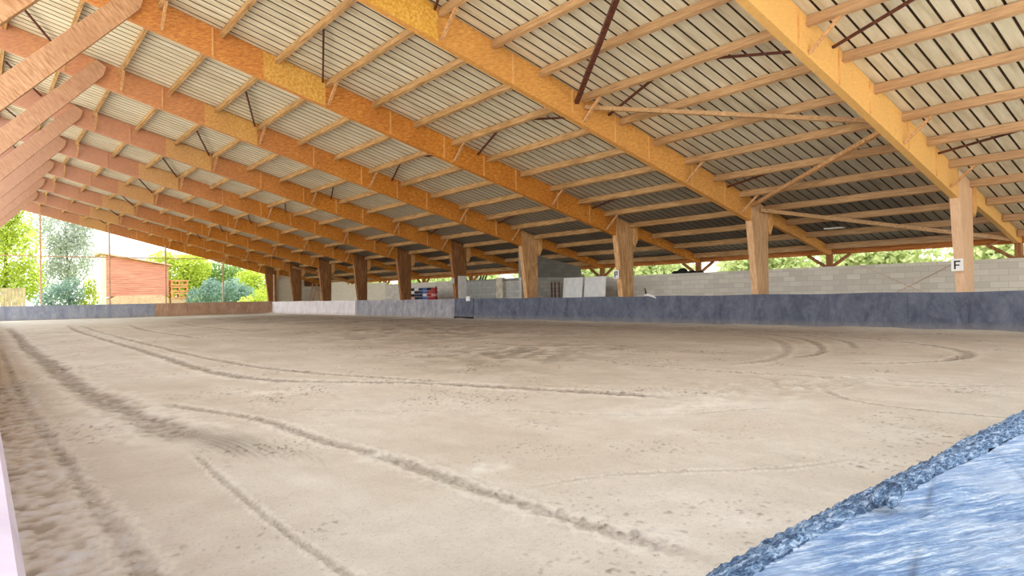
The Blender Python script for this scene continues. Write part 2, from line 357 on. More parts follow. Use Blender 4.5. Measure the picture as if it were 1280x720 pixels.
# hoof-marked patches
for cx, cy, rx, ry, ang, k, sc_ in ((13, 21.5, 5.0, 7.5, -.35, .50, .5), (9.3, 11.3, 2.6, 3.4, -.5, .6, .3), (8.3, 4.5, 1.9, .9, -.25, .18, .13), (16, 34, 4, 12, 0, .4, .7), (14.5, 46, 5, 8, 0, .35, .8)):
    s, a, b = patch(cx, cy, rx, ry, ang)
    h = vnoise(gx/sc_, gy/sc_, 13)+.5*vnoise(gx/(sc_*.45), gy/(sc_*.45), 14)
    gz += s*.05*h; dark = np.maximum(dark, s*np.clip(k*.55-h*1.3, 0, k))
s, a, b = patch(8.2, 4.45, 2.0, .7, -.25); cb = np.clip(vnoise(gx/.09, gy/.09, 15)-.05, 0, 1); gz += s*.07*cb; pale = np.maximum(pale, s*cb*1.2)
for cx, cy, rx, ry in ((3.0, 8.9, .5, .5), (6.2, 4.4, .9, .25), (3.9, 9.6, .5, .3), (2.45, 4.75, .25, .18), (10.5, 34, 2.5, 4), (2.9, 3.9, .2, .15)):
    s, a, b = patch(cx, cy, rx, ry); pale = np.maximum(pale, s*np.clip(.35+vnoise(gx/.1, gy/.1, 16), 0, .6))
# scattered clods and droppings of damp sand
cl = np.clip(vnoise(gx/.028, gy/.028, 21)+.7*vnoise(gx/.7, gy/.7, 22)-.47, 0, 1); gz += cl*.04; dark = np.clip(dark+cl*3, 0, 1)
# churned strip beside the left board
s = np.clip(1-gx/.75, 0, 1)*np.clip(14-gy, 0, 1); h = vnoise(gx/.05, gy/.05, 17)+.7*vnoise(gx/.12, gy/.12, 18)
gz += s*.035*h; grey = np.clip(s*(.35+2.2*h), 0, .95); dark = np.clip(dark+s*np.clip(-h*2-.1, 0, .6), 0, 1)
# sand banked against the boards
bank = np.clip(1-(KX-gx)/.9, 0, 1)**1.5; gz += .10*bank*(1+.5*vnoise(gy/.8, gx*0, 19)); pale = np.maximum(pale, bank*.45)
bank = np.clip(1-(END-gy)/2.2, 0, 1)**1.5; gz += .12*bank; pale = np.maximum(pale, np.clip(1-(END-gy)/5, 0, 1)*.8)  # bank shape, plus sunlight at the far foot painted pale
pale = np.maximum(pale, .45*np.clip((gy-38)/14, 0, 1)*np.clip((13-gx)/6, 0, 1))  # bright hazy far-left ground painted pale into the sand
me = bpy.data.meshes.new('floor')
V = np.stack([gx, gy, gz], -1).reshape(-1, 3); i = np.arange((NR-1)*NTH).reshape(NR-1, NTH)[:, :-1].ravel()
F = np.stack([i, i+NTH, i+NTH+1, i+1], 1)
me.vertices.add(len(V)); me.vertices.foreach_set('co', V.ravel()); me.loops.add(F.size); me.loops.foreach_set('vertex_index', F.ravel().astype(np.int32))
me.polygons.add(len(F)); me.polygons.foreach_set('loop_start', (np.arange(len(F))*4).astype(np.int32))
me.update(calc_edges=True); me.validate()
if me.polygons[1000].normal.z < 0: me.flip_normals()
at = me.color_attributes.new('tr', 'FLOAT_COLOR', 'POINT'); at.data.foreach_set('color', np.stack([np.clip(dark, 0, .85), np.clip(pale, 0, .8), grey, np.ones_like(dark)], -1).astype(np.float32).ravel())
me.polygons.foreach_set('use_smooth', np.ones(len(F), bool)); me.materials.append(M['sand'])
floor = struct(bpy.data.objects.new('floor', me)); C.objects.link(floor)
struct(MB().box(-.3, 60, -.7, 62.5, -.35, -.09).build('ground', M['aisle']))
struct(MB().box(-60, -.3, -40, 62.5, -.35, -.09).build('ground_bounce', M['yard_bounce']))  # unseen ground extended left to bounce light inside
struct(MB().box(-.3, 60, -40, -.7, -.35, -.09).build('ground_bounce', M['yard_bounce']))  # unseen near-end ground added for bounced light
struct(MB().box(-60, 120, 62.5, 190, -.35, -.08).build('field', M['lawn']))
struct(MB().box(60, 150, -40, 62.5, -.35, -.08).build('field', M['lawn']))

# ------------------------------------------------------------------ roof
X0, X1 = -1.2, 26.5; sheet = MB(); prof = []
y = -.9; pitch = .31
while y < 60.9:
    prof += [(y, 0), (y+.085, 0), (y+.09, .005), (y+.095, 0), (y+.18, 0), (y+.185, .005), (y+.19, 0), (y+.262, 0), (y+.272, .045), (y+.300, .045)]
    y += pitch
prof.append((y, 0))
for X in (X0, 8, 17, X1):
    for (yy, dz) in prof: sheet.v.append((X, yy, ZT(X)+.012+dz))
n = len(prof)
for k in range(3):
    for j in range(n-1): sheet.f.append([k*n+j, (k+1)*n+j, (k+1)*n+j+1, k*n+j+1])
ceil = sheet.build('ceiling', M['sheet'], origin=(0, 0, 0)); struct(ceil)
ceil.data.materials.append(M['groove_shade'])
for p in ceil.data.polygons:
    if p.center.z-ZT(p.center.x) > .02 : p.material_index = 1

FLABEL = {-1: 'overhead', 0: 'nearest', 1: 'second', 2: 'third', 3: 'fourth', 4: 'fifth', 5: 'sixth', 6: 'seventh', 7: 'eighth', 8: 'ninth', 9: 'last'}
def fname(n):
    return {-1: 'overhead', 0: 'nearest', 9: 'farthest'}.get(n, ORD[n])
for n in FR:
    Y = FY(n)
    mb = MB().prism([(-1.0, ZT(-1.0)), (-1.0, ZB(-1)), (20.12, ZB(20.12)), (20.12, ZT(20.12))], 'y', Y-.09, Y+.09)
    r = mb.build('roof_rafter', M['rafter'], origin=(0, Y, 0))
    desc = {0: 'pale honey glued timber rafter, nearest one, ending above the F post', 1: 'wide golden rafter, second from right, ending at second post from right',
            2: 'orange rafter, third from right, ending above the P post', 9: 'farthest timber rafter over the open end gable', -1: 'glued timber rafter above the near board behind the view'}
    tag(r, desc.get(n, 'orange-brown glued timber rafter, %s counted from the right, over the hall' % fname(n)), 'rafter', 'glued timber rafters')
    yf = Y-.09
    # splice plate and vertical battens on the near face
    px0, px1 = 6.1, 7.85
    MB().prism([(px0, ZT(px0)-.02), (px0, ZB(px0)-.005), (px1, ZB(px1)-.005), (px1, ZT(px1)-.02)], 'y', yf-.025, yf).build('splice_plate', M['plate'], r)
    for X in (2.1, 4.8, 9.95, 11.9, 13.5, 14.9, 16.9, 18.6):
        MB().prism([(X-.02, ZT(X)-.04), (X-.02, ZB(X)+.02), (X+.02, ZB(X)+.02), (X+.02, ZT(X)-.04)], 'y', yf-.022, yf).build('batten', M['batten'], r)
    # side aisle rafter
    lo = lambda X: ZT(X)-.40+.012*(X-21)
    mb = MB().prism([(21.11, ZT(21.11)), (21.11, ZT(21.11)-.62), (21.6, lo(21.6)-.06), (23.5, lo(23.5)), (24.9, lo(24.9)), (25.4, 2.605), (25.75, 2.605), (25.75, ZT(25.75))], 'y', Y-.07, Y+.07)
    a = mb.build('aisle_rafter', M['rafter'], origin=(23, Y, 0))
    tag(a, {0: 'short pale rafter sloping down behind the F post', 1: 'short golden rafter behind second post from right', 2: 'short orange rafter behind the P post'}.get(n,
        'short aisle rafter behind the %s inner post counted from the right' % fname(n)), 'rafter', 'short rafters over the side aisle')
    # inner post, tapered wider towards the top
    zt = ZT(20.1)
    zr = ZT(21.1)
    mb = MB().prism([(20.42, -.1), (21.02, -.1), (21.1, 3.6), (21.1, zr-.03), (20.14, zt-.03), (20.1, ZB(20.1)), (20.24, 2.4), (20.38, 1.2)], 'y', Y-.12, Y+.12)
    p = mb.build('timber_post', M['post'] if n < 4 else M['postdark'], origin=(20.7, Y, -.1), bevel=.008)
    tag(p, {0: 'pale tapered timber post bearing a white F plate', 1: 'tan tapered timber post, second from right', 2: 'orange tapered timber post bearing a small P plate',
            3: 'tapered timber post in front of the grey partition', 4: 'brown tapered post with white painted foot', 5: 'dark brown tapered post beside the stacked jump poles',
            6: 'dark tapered post with pale worn foot, third from the far end', 7: 'dark tapered post, second from the far end', 8: 'dark tapered post farthest along the right side, next to the gable shrubs'}.get(n,
            'timber post at the far corner of the hall' if n == 9 else 'timber post beside the near board end outside the view'), 'post', 'tapered inner posts')
    MB().prism([(21.1, 4.05), (21.1, 3.25), (21.2, 3.15), (21.36, 3.45), (21.36, 4.0)], 'y', Y-.15, Y-.02).build('gusset', M['batten'], p)
    # outer post and knee braces
    if n < 9:
        w = empty('outer_post', (25.72, Y, 0))
        tag(w, 'dark outer eave post with two knee braces, behind the %s rafter%s' % (fname(n), ' from the right' if 0 < n < 9 else ''), 'post', 'outer eave posts with knee braces')
        MB().box(25.6, 25.82, Y-.09, Y+.09, -.1, 2.598).build('upright', M['postdark'], w)
        for s_ in (-1, 1):
            MB().bar((25.66, Y+s_*.06, 2.08), (25.66, Y+s_*.82, 2.59), .10, .12, (1, 0, 0)).build('knee_brace', M['postdark'], w)
    # long brace rising from the left posts
    if n < 9:
        mb = MB().prism([(2.92, 8.84), (3.2, 8.66), (3.12, 8.36), (-.445, 4.52), (-.445, 5.30)], 'y', Y-.24, Y-.095)
        b = mb.build('rafter_brace', M['brace'], origin=(0, Y, 4.2), bevel=.006)
        tag(b, 'broad plank brace rising from the left edge to the %s rafter%s' % (fname(n), ' from the right' if n > 0 else ''), 'brace', 'plank braces on the left')
        l = MB().box(-.95, -.45, Y-.12, Y+.12, -.1, ZB(-.7)).build('left_post', M['post'], origin=(-.7, Y, -.1))
        tag(l, 'left-hand timber post under the %s rafter' % fname(n), 'post', 'left posts')

# purlins
for bi, n in enumerate(range(-1, 9)):
    ya, yb = FY(n)+.09, FY(n+1)-.09
    for k, X in enumerate(PX):
        w, h = .10, .20; zc = ZT(X)-h/2-.006
        mb = MB(); mb.bar((X, ya, zc-.01*random.random()), (X, yb, zc), w, h, (.2634, 0, 1), seg=5, wob=.008)
        o = mb.build('purlin', M['purlin'], origin=(X, ya, zc))
        row = len(PX)-k
        rn = 'lowest' if row == 1 else ORD[row-1] if row <= 17 else ('highest' if row == len(PX) else 'second highest')
        bay = 'in the bay over the camera' if n == -1 else 'between the %s and %s rafters from the right' % ('first' if n == 0 else ORD[n], ORD[n+1])
        tag(o, '%s purlin %s%s' % ('rough timber', rn, '')+(' row up, ' if 1 < row <= 17 else ' row, ')+bay, 'purlin', 'roof purlins')
# stays from the purlins down to the rafter foot
for n in FR[1:]:
    for k in (0, 3, 6, 9, 11):
        X = PX[k+3]; Y = FY(n)-.09
        o = MB().bar((X+.02, Y-.62, ZT(X)-.18), (X+.02, Y-.01, ZB(X)+.06), .05, .07, (1, 0, 0)).build('purlin_stay', M['stay'])
        tag(o, 'thin slanting stay, %s from the top, on the %s rafter%s' % ({0: 'first', 3: 'second', 6: 'third', 9: 'fourth', 11: 'fifth'}[k], fname(n), ' from the right' if 0 < n < 9 else ''), 'stay', 'stays between purlins and rafters')
# rusty rods close under the sheets, zigzag in every bay
for n in range(0, 10):
    yf = FY(n)
    for q, (xa, ya, xb, yb) in enumerate(((7.78, -.1, 6.62, -2.9), (13.25, -.1, 12.36, -2.4), (18.75, -.1, 18.14, -2.2), (13.2, .1, 12.36, 2.1), (1.9, -.1, .78, -2.7))):
        if q == 3 and n == 9: continue
        o = MB().bar((xa, yf+ya, ZT(xa)-.12), (xb, yf+yb, ZT(xb)-.12), .05, .05).build('bracing_rod', M['rust'])
        tag(o, 'short rusty rod between purlins, %s, at the %s rafter%s' % (('upper slope', 'mid slope near side', 'lower slope', 'mid slope far side', 'top left')[q], fname(n), ' from right' if 0 < n < 9 else ''), 'rod', 'rusty rods under the sheets')
# the big zigzag bracing below the purlins in the first bay
def zb(A, B, m, w, h, label):
    (xa, ya), (xb, yb) = A, B
    o = MB().bar((xa, ya, ZT(xa)-.30), (xb, yb, ZT(xb)-.30), w, h, seg=4, wob=.004).build('wind_brace', m); tag(o, label, 'brace', 'zigzag wind braces in the first bay')
a1, a0 = FY(1)-.1, FY(0)+.1
zb((12.05, a1), (8.05, a0), M['rust'], .11, .09, 'dark red steel strut climbing steeply from mid second rafter to top of picture')
zb((12.35, a1), (16.3, a0), M['purlin'], .12, .10, 'light timber strut crossing almost level below the purlins')
zb((20.05, a1-.06), (16.5, a0), M['stay'], .12, .10, 'light timber strut rising from the second post head to the nearest rafter')
zb((20.5, a1-.1), (25.2, a0), M['purlin'], .12, .12, 'long timber strut running down from second post head to the outer eave')
o = MB().bar((20.3, FY(8)-.24, ZT(20.3)-.35), (25.3, FY(8)-.24, 2.75), .1, .12).build('wind_brace', M['stay']); tag(o, 'pale strut slanting down behind the two farthest dark posts', 'brace')
# eave beam
for n in range(-1, 9):
    o = MB().box(25.76, 25.9, FY(n)+.002, FY(n+1)-.002, 2.60, 2.80).build('eave_beam', M['eave'])
    tag(o, 'orange-brown eave beam on outer posts, bay %s %s' % ('beyond', 'the %s rafter%s' % (fname(n), ' from the right' if n > 0 else '')), 'beam', 'eave beams')
    for w_ in (0, 1):
        pass
# thin crossed cables against the block wall
for A, B, lb in (((25.28, FY(1)-.1, 2.75), (25.28, FY(0)+.3, -.09), 'thin cable sloping down right against pale block wall'), ((25.26, FY(0)+.3, 2.75), (25.26, FY(1)-.3, -.09), 'thin cable sloping down left against pale block wall')):
    tag(MB().tube([A, B], .008, 6).build('steel_cable', M['steel']), lb, 'cable')
tag(MB().box(23.15, 23.45, 10.6, 11.2, 3.36, 3.40).build('ceiling_light', M['white']), 'small white lamp under the roof behind second post', 'lamp')

# ------------------------------------------------------------------ boards round the arena
def kick(name, label, segs, sealing=None):
    root = empty(name, segs[0][0]+(0,)); tag(root, label, 'barrier')
    return root
rk = empty('kickboard', (KX, 30, 0)); tag(rk, 'long dark slate rubber kickboard below the row of posts', 'barrier')
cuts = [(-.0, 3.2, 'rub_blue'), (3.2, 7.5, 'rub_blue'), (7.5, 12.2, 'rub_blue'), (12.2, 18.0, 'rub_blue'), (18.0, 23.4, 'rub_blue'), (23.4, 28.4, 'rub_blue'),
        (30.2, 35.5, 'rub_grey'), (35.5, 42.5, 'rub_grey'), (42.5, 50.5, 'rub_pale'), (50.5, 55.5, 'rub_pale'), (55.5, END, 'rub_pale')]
def panel(y0, y1, amp):
    mb = MB(); ny = max(4, int((y1-y0)/.25)); zs = [-.08, .2, .45, .7, .95, 1.117]
    for i in range(ny+1):
        yy = y0+(y1-y0)*i/ny
        for z in zs:
            bul = amp*(sin(yy*3.1+z*2)*.6+sin(yy*7.3)*.4)
            mb.v.append((KX+.05*z+bul, yy, z+(.012*sin(yy*1.7) if z > 1 else 0)))
        for z in reversed(zs): mb.v.append((KX+.05*z+.035, yy, z+(.012*sin(yy*1.7) if z > 1 else 0)))
    m_ = len(zs)*2
    for i in range(ny):
        for j in range(m_): mb.f.append([i*m_+j, (i+1)*m_+j, (i+1)*m_+(j+1) % m_, i*m_+(j+1) % m_])
    mb.f.append(list(range(m_))); mb.f.append([ny*m_+j for j in range(m_)][::-1]); return mb
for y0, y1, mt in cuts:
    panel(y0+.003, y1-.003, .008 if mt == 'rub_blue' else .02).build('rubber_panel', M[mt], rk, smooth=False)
gk = empty('arena_gate', (KX, 29.3, 0)); tag(gk, 'dark gate panel in the kickboard with a black gap beneath', 'gate')
MB().prism([(KX+.02, .18), (KX+.05, 1.15), (KX+.10, 1.15), (KX+.06, .18)], 'y', 28.45, 30.15).build('gate_panel', M['rub_blue'], gk)
MB().box(KX-.02, KX+.05, 28.4, 30.2, -.06, .17).build('gap_shade_strip', M['black'], gk)  # black strip painted in for the shade of the gap
MB().box(KX+.0, KX+.08, 28.7, 29.05, 1.0, 1.25).build('latch_plate', M['white'], gk)

ek = empty('kickboard', (8, END, 0)); tag(ek, 'far end kickboard under the open gable, bluish left and brown right', 'barrier')
for x0, x1, mt in ((-2.5, 2.2, 'rub_far'), (2.2, 6.3, 'rub_far'), (6.3, 11.0, 'rub_far'), (11.0, 13.4, 'rub_sunlit'), (13.4, 20.3, 'rub_sunlit')):
    MB().prism([(END, -.08), (END+.09, 1.16), (END+.16, 1.16), (END+.07, -.08)], 'x', x0+.004, x1-.004).build('rubber_panel', M[mt], ek)

# left board (its pale top runs past the camera)
lk = empty('kickboard', (0, 28, 0)); tag(lk, 'pale pinkish board at the lower left edge with a blue line', 'barrier')
MB().prism([(.035, -.08), (.02, 1.09), (.014, 1.112), (0, 1.117), (-.22, 1.117), (-.22, -.08)], 'y', .26, 58.9).build('board', M['lboard'], lk)
MB().box(-.034, -.028, .26, 2.2, 1.117, 1.1178).build('blue_line', M['stripe'], lk)

# near board: broad weathered top right under the camera, with a torn raised edge
nk = empty('kickboard', (10, 0, 0)); tag(nk, 'broad frosty blue-white weathered board top in the lower right corner', 'barrier')
def grid(xs, ys, zf):
    mb = MB()
    for x_ in xs:
        for y_ in ys: mb.v.append((x_, y_, zf(x_, y_)))
    m_ = len(ys)
    for i in range(len(xs)-1):
        for j in range(m_-1): mb.f.append([i*m_+j, (i+1)*m_+j, (i+1)*m_+j+1, i*m_+j+1])
    return mb
def n2(x_, y_, sd): return float(vnoise(np.array([x_]), np.array([y_]), sd)[0])
xs = list(np.arange(0.0, 1.5, .006))+list(np.linspace(1.5, 20.15, 40)); ys = list(np.linspace(-.62, -.1, 6))+list(np.arange(-.08, .172, .006))+[.174]
mb = grid(xs, ys, lambda a, b: 1.1125+.0016*n2(a*25+b*30, b*90-a*40, 31)+.0012*n2(a*120, b*160, 32))
mb.build('board_top', M['ledge'], nk, smooth=True)
edge = lambda x_: .187+.022*min(1, max(0, (x_-.25)/.56))+.003*n2(x_*9, 0, 41)+.0015*n2(x_*40, 1, 42)+.001*n2(x_*140, 1, 43)
inner = lambda x_: .171+.008*min(1, max(0, (x_-.25)/.56))+.003*n2(x_*14, 3, 44)+.003*n2(x_*60, 1, 45)+.002*n2(x_*200, 1, 49)
mb = MB(); tn = 12
xs = list(np.arange(0.0, 1.6, .0018))+list(np.linspace(1.6, 20.15, 60))
for x_ in xs:
    e_, i_ = edge(x_), inner(x_)
    for j in range(tn+1):
        t_ = j/tn; y_ = i_+(e_-i_)*t_; bulge = .0045*sin(pi*min(1, t_*1.25+.02))**.5 if t_*1.25+.02 < 1 else 0.0005
        mb.v.append((x_, y_, 1.1105+bulge+.0018*n2(x_*260, t_*5, 46)+.0016*n2(x_*700, t_*9, 47)))
    mb.v.append((x_, e_+.001, 1.09)); mb.v.append((x_, e_-.004, -.08))
m_ = tn+3
for i in range(len(xs)-1):
    for j in range(m_-1): mb.f.append([i*m_+j, (i+1)*m_+j, (i+1)*m_+j+1, i*m_+j+1])
mb.build('torn_edge', M['edge'], nk, smooth=True)
mb = MB()
for q in range(9):   # small curl of torn rubber
    a = q/8*2.4; mb.v += []
mb.tube([(.405+.014*sin(q*.5), .170-.012*q/8, 1.118+.006*sin(q*.4)) for q in range(8)], [.0035, .005, .006, .0055, .005, .0045, .004, .002], 8).build('torn_curl', M['edge'], nk, smooth=True)
MB().box(0, 20.15, -.62, .165, -.08, 1.105).build('board_body', M['rub_far'], nk)

# ------------------------------------------------------------------ walls of the side aisle
struct(MB().box(25.32, 25.52, -1.0, 25.4, -.1, 2.12).build('wall_right', M['block']))
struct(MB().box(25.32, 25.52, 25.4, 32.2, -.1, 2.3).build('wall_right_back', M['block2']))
struct(MB().box(25.32, 25.52, 37.2, 47.5, -.1, 2.32).build('wall_right_back', M['block']))
struct(MB().box(25.32, 25.52, 47.5, 54.4, -.1, 2.5).build('wall_right_back', M['blockw']))
struct(MB().box(25.32, 25.52, 54.4, 60.4, -.1, 2.80).build('wall_right_back', M['blockw']))
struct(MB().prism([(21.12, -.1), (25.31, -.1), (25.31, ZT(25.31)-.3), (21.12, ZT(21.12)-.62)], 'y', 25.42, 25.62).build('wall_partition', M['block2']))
struct(MB().box(21.15, 22.95, 60.4, 60.6, -.1, 3.95).build('wall_back', M['blockw']))
struct(MB().box(22.95, 26.04, 60.42, 60.6, -.1, 2.48).build('wall_back', M['block']))
d = struct(MB().box(25.30, 25.36, 32.7, 37.2, -.1, 2.3).build('door_1', M['block2']))
for k in range(5):
    MB().box(25.27, 25.30, 32.75, 37.15, .02+k*.45, .42+k*.45).build('door_slat', plain('door_grey', (168, 168, 162), .6, .08), d)
tag(MB().box(25.1, 25.31, 32.05, 32.7, -.1, 2.36).build('concrete_pillar', M['concrete']), 'pale concrete pillar right of the ribbed grey door', 'pillar')
tag(MB().box(23.35, 23.75, 60.36, 60.395, -.1, 3.2).build('white_pier', M['concrete']), 'narrow white pier behind the farthest dark post', 'pillar')
for q, (xa, xb) in enumerate(((24.0, 24.5), (24.35, 24.9), (25.2, 24.7))):
    tag(MB().bar((xa*2-xb if 0 else xa-(xb-xa)*.4, 60.1-.1*q, -.09), (xb, 60.1-.1*q, 2.75), .08, .08).build('leaning_plank', M['stay']), ['weathered plank leaning left in the dark far opening', 'middle plank leaning in the dark far opening', 'plank leaning right in the dark far opening'][q], 'plank')
struct(MB().box(22.95, 26.04, 60.7, 60.8, -.1, 3.4).build('wall_far', M['postdark']))
# dark heap on top of the wall
mb = MB()
for (dy, rr_, hh) in ((0, .22, .22), (.4, .16, .12), (-.5, .2, .1), (-.95, .14, .07)):
    k = len(mb.v); ringn = 10
    for j in range(4):
        a = j/4*pi/2
        for i_ in range(ringn): mb.v.append((25.42+.1*cos(a)*cos(2*pi*i_/ringn), 18.9+dy+rr_*1.4*cos(a)*sin(2*pi*i_/ringn), 2.12+hh*sin(a)*1.15+.01*random.random()))
    for j in range(3):
        for i_ in range(ringn): mb.f.append([k+j*ringn+i_, k+j*ringn+(i_+1) % ringn, k+(j+1)*ringn+(i_+1) % ringn, k+(j+1)*ringn+i_])
    mb.f.append([k+3*ringn+i_ for i_ in range(ringn)])
tag(mb.build('tarpaulin', M['black']), 'crumpled black sheeting lying on top of the block wall', 'tarpaulin')

# ------------------------------------------------------------------ letter plates
def sign(X, Y, Z, ch, w, label):      # faces the arena (towards -X); text runs towards -Y
    s_ = empty('letter_plate', (X, Y, Z-w/2)); tag(s_, label, 'sign', 'arena letter plates')
    MB().box(X, X+.015, Y-w/2, Y+w/2, Z-w*.58, Z+w*.58).build('plate', M['white'], s_)
    m = MB(); u = w*.66; z0 = Z-u*.6; th_ = u*.21
    def bx(a, b, c, d): m.box(X-.006, X-.001, Y+u*.4-b, Y+u*.4-a, z0+c, z0+d)
    bx(0, th_, 0, u*1.2); bx(th_, u*.8, u*1.0, u*1.2); bx(th_, u*.68, u*.48, u*.66)
    if ch == 'P': bx(u*.62, u*.8, u*.48, u*1.2)
    m.build('letter', M['black'], s_)
    return s_
sign(20.12, FY(0)-.02, 1.83, 'F', .28, 'white plate with a black letter F on the nearest post')
sign(20.12, FY(2)-.02, 2.02, 'P', .30, 'white plate with a letter P on the third post from right')
tag(MB().box(20.06, 20.24, FY(4)-.16, FY(4)-.13, 1.95, 2.25).build('blank_plate', M['white']), 'small blank white plate on the fifth post', 'sign')
tag(MB().box(20.50, 21.03, FY(4)-.16, FY(4)-.121, 0, 2.38).build('white_casing', M['white']), 'white painted casing round the foot of fifth post', 'casing')
# two white boards
for q, (ya, yb) in enumerate(((23.1, 24.45), (21.55, 22.95))):
    tag(MB().bar((22.9, (ya+yb)/2, -.09), (23.12, (ya+yb)/2, 2.08), yb-ya, .03, (1, 0, 0)).build('white_board', M['white']), ['left of two plain white boards standing behind the kickboard', 'right one of two plain white boards left of the P plate'][q], 'board', 'two white boards')
# jump stands left of the boards
for q, yy in enumerate((24.9, 25.15, 24.6)):
    s_ = empty('jump_stand', (22.9, yy, -.1)); tag(s_, 'thin dark jump stand upright in front of the partition, %s' % ('middle one', 'left one', 'right one')[q], 'jump stand', 'jump stands')
    MB().box(22.88, 22.93, yy-.02, yy+.02, -.1, 1.9).build('upright', M['rust'], s_)
    for j in range(4): MB().box(22.86, 22.9, yy-.07, yy+.02, 1.2+j*.18, 1.24+j*.18).build('pin', M['rust'], s_)
    MB().box(22.7, 23.1, yy-.03, yy+.03, -.1, -.04).build('foot', M['rust'], s_)
# colourful jump poles stacked
cols_ = [['pinkp', 'white', 'pinkp', 'black', 'navy', 'bluep', 'red', 'red'], ['red', 'white', 'black', 'navy', 'navy', 'white', 'red', 'pinkp'],
         ['pinkp', 'black', 'white', 'black', 'navy', 'bluep', 'red', 'red'], ['white', 'pinkp', 'black', 'white', 'navy', 'bluep', 'black', 'red']]
for q in range(4):
    z = 1.18+q*.2; pe = empty('jump_pole', (23, 38.4, z)); names = ['lowest', 'second lowest', 'second highest', 'topmost']
    tag(pe, 'striped jump pole in red, white and blue, %s of the stack' % names[q], 'pole', 'stacked jump poles')
    for j in range(8):
        ya = 40.5-j*.53; MB().tube([(23, ya, z), (23, ya-.528, z)], .09, 10).build('painted_band', M[cols_[q][j]], pe)
for q, yy in enumerate((40.3, 36.5)):
    s_ = empty('pole_rack', (23.1, yy, -.1)); tag(s_, 'dark rack holding the stacked jump poles at their %s end' % ('left', 'right')[q], 'rack')
    MB().box(23.10, 23.16, yy-.05, yy+.05, -.1, 1.95).build('upright', M['rust'], s_)
    for j in range(4): MB().box(22.9, 23.12, yy-.04, yy+.04, 1.06+j*.2, 1.085+j*.2).build('cup', M['rust'], s_)
for q in range(4):
    yy = 36.4-.3*q
    s_ = tag(MB().box(22.8, 23.2, yy-.7-.25, yy-.7, 1.0, 1.2+.08*(q % 2)).build('hedge_clump', M['rub_grey']), ['small grey block next to the poles', 'second small grey block right of the poles', 'third small grey block right of the poles', 'last small grey block right of the poles'][q], 'block') if False else None
# leaning dark and white poles seen through the gap
for q in range(6):
    o = MB().tube([(26.22, 38.4-.3*q, -.09), (26.2, 36.6-.3*q, 2.66)], .05, 8).build('leaning_pole', M['black' if q % 2 else ('white' if q < 4 else 'navy')])
    tag(o, '%s pole leaning on the wall left of the partition, %s in the row' % ({'b': 'black', 'w': 'white', 'n': 'navy'}[('b' if q % 2 else ('w' if q < 4 else 'n'))], ORD[q] if q else 'first'), 'pole', 'poles leaning behind the posts')
# rag and peg on the kickboard
tag(MB().tube([(KX+.16, 16.9, 1.1), (KX+.17, 16.95, 1.2), (KX+.16, 17.0, 1.45)], [.03, .035, .02], 6).build('peg', M['black']), 'small dark peg standing on the kickboard right of the P post', 'peg')
tag(MB().tube([(KX+.10, 16.95, 1.16), (KX+.05, 16.75, 1.17), (KX+.03, 16.5, 1.12), (KX+.03, 16.35, 1.04)], [.04, .05, .05, .02], 6).build('white_rag', M['white']), 'white rag hanging over the kickboard beside the dark peg', 'rag')

# ------------------------------------------------------------------ end gable steelwork
for q, (X, zt) in enumerate(((3.6, 8.5), (7.95, 7.3), (11.86, 6.35), (16.27, 5.25), (20.58, 4.2))):
    o = MB().box(X-.05, X+.05, END+.2, END+.3, -.1, ZB(X)+.05).build('gable_post', M['steel'])
    tag(o, 'slim pinkish steel post in the open gable, %s' % ('leftmost', 'second from left', 'third, beside the wooden shed', 'fourth, before the shrubs', 'rightmost')[q], 'post', 'slim gable posts')
tag(MB().box(-.5, 16.3, END+.30, END+.35, 4.76, 4.83).build('gable_rail', M['steel']), 'thin horizontal rail across the open gable', 'rail')

# ------------------------------------------------------------------ beyond the gable
sh = empty('shed', (12.2, 76, 0)); tag(sh, 'reddish board shed with a slanting top and tan base', 'shed')
MB().prism([(9.75, 1.9), (15.25, 1.9), (15.25, 4.95), (9.75, 5.95)], 'y', 75, 78.5).build('board_wall', M['shed'], sh)
MB().prism([(10.1, -.2), (15.2, -.2), (15.2, 1.7), (14.7, 1.98), (10.6, 1.98), (10.1, 1.7)], 'y', 74.85, 78).build('base', M['tan'], sh)
MB().prism([(9.2, 6.05), (15.5, 4.98), (15.5, 5.1), (9.2, 6.2)], 'y', 74.6, 78.9).build('roof', M['tan'], sh)
MB().box(9.3, 9.75, 75, 75.2, -.1, 5.9).build('corner_post', M['concrete'], sh)
for q in range(3):
    o = empty('pallet', (16.3, 75.3, 1.6+q*.62)); tag(o, 'orange wooden pallet right of the red shed, %s' % ('lowest', 'middle', 'top')[q]+' of three', 'pallet', 'stacked pallets')
    z = 1.62+q*.66
    for j in (0, .42): MB().box(15.45+.15*q*0, 17.1, 75, 76, z+j, z+j+.16).build('deck', M['palletwood'], o)
    for xx in (15.5, 16.2, 16.95): MB().box(xx, xx+.12, 75, 75.9, z+.16, z+.42).build('block', M['palletwood'], o)
tag(MB().box(15.5, 17.0, 75.1, 75.9, -.1, 1.6).build('crate', M['tan']), 'low tan crate beneath the orange pallets', 'crate')
fe = empty('wooden_fence', (0, 75, 0)); tag(fe, 'pale upright-board fence at the far left beyond the gable', 'fence')
for q in range(22):
    x_ = -2.3+q*.26
    MB().box(x_, x_+.235, 75, 75.05, -.1, 2.75+.08*random.random()).build('fence_board', M['fence'], fe)
MB().box(-2.3, 3.4, 75.06, 75.14, .6, .72).build('fence_rail', M['fence'], fe)
MB().box(-2.3, 3.4, 75.06, 75.14, 2.1, 2.22).build('fence_rail', M['fence'], fe)

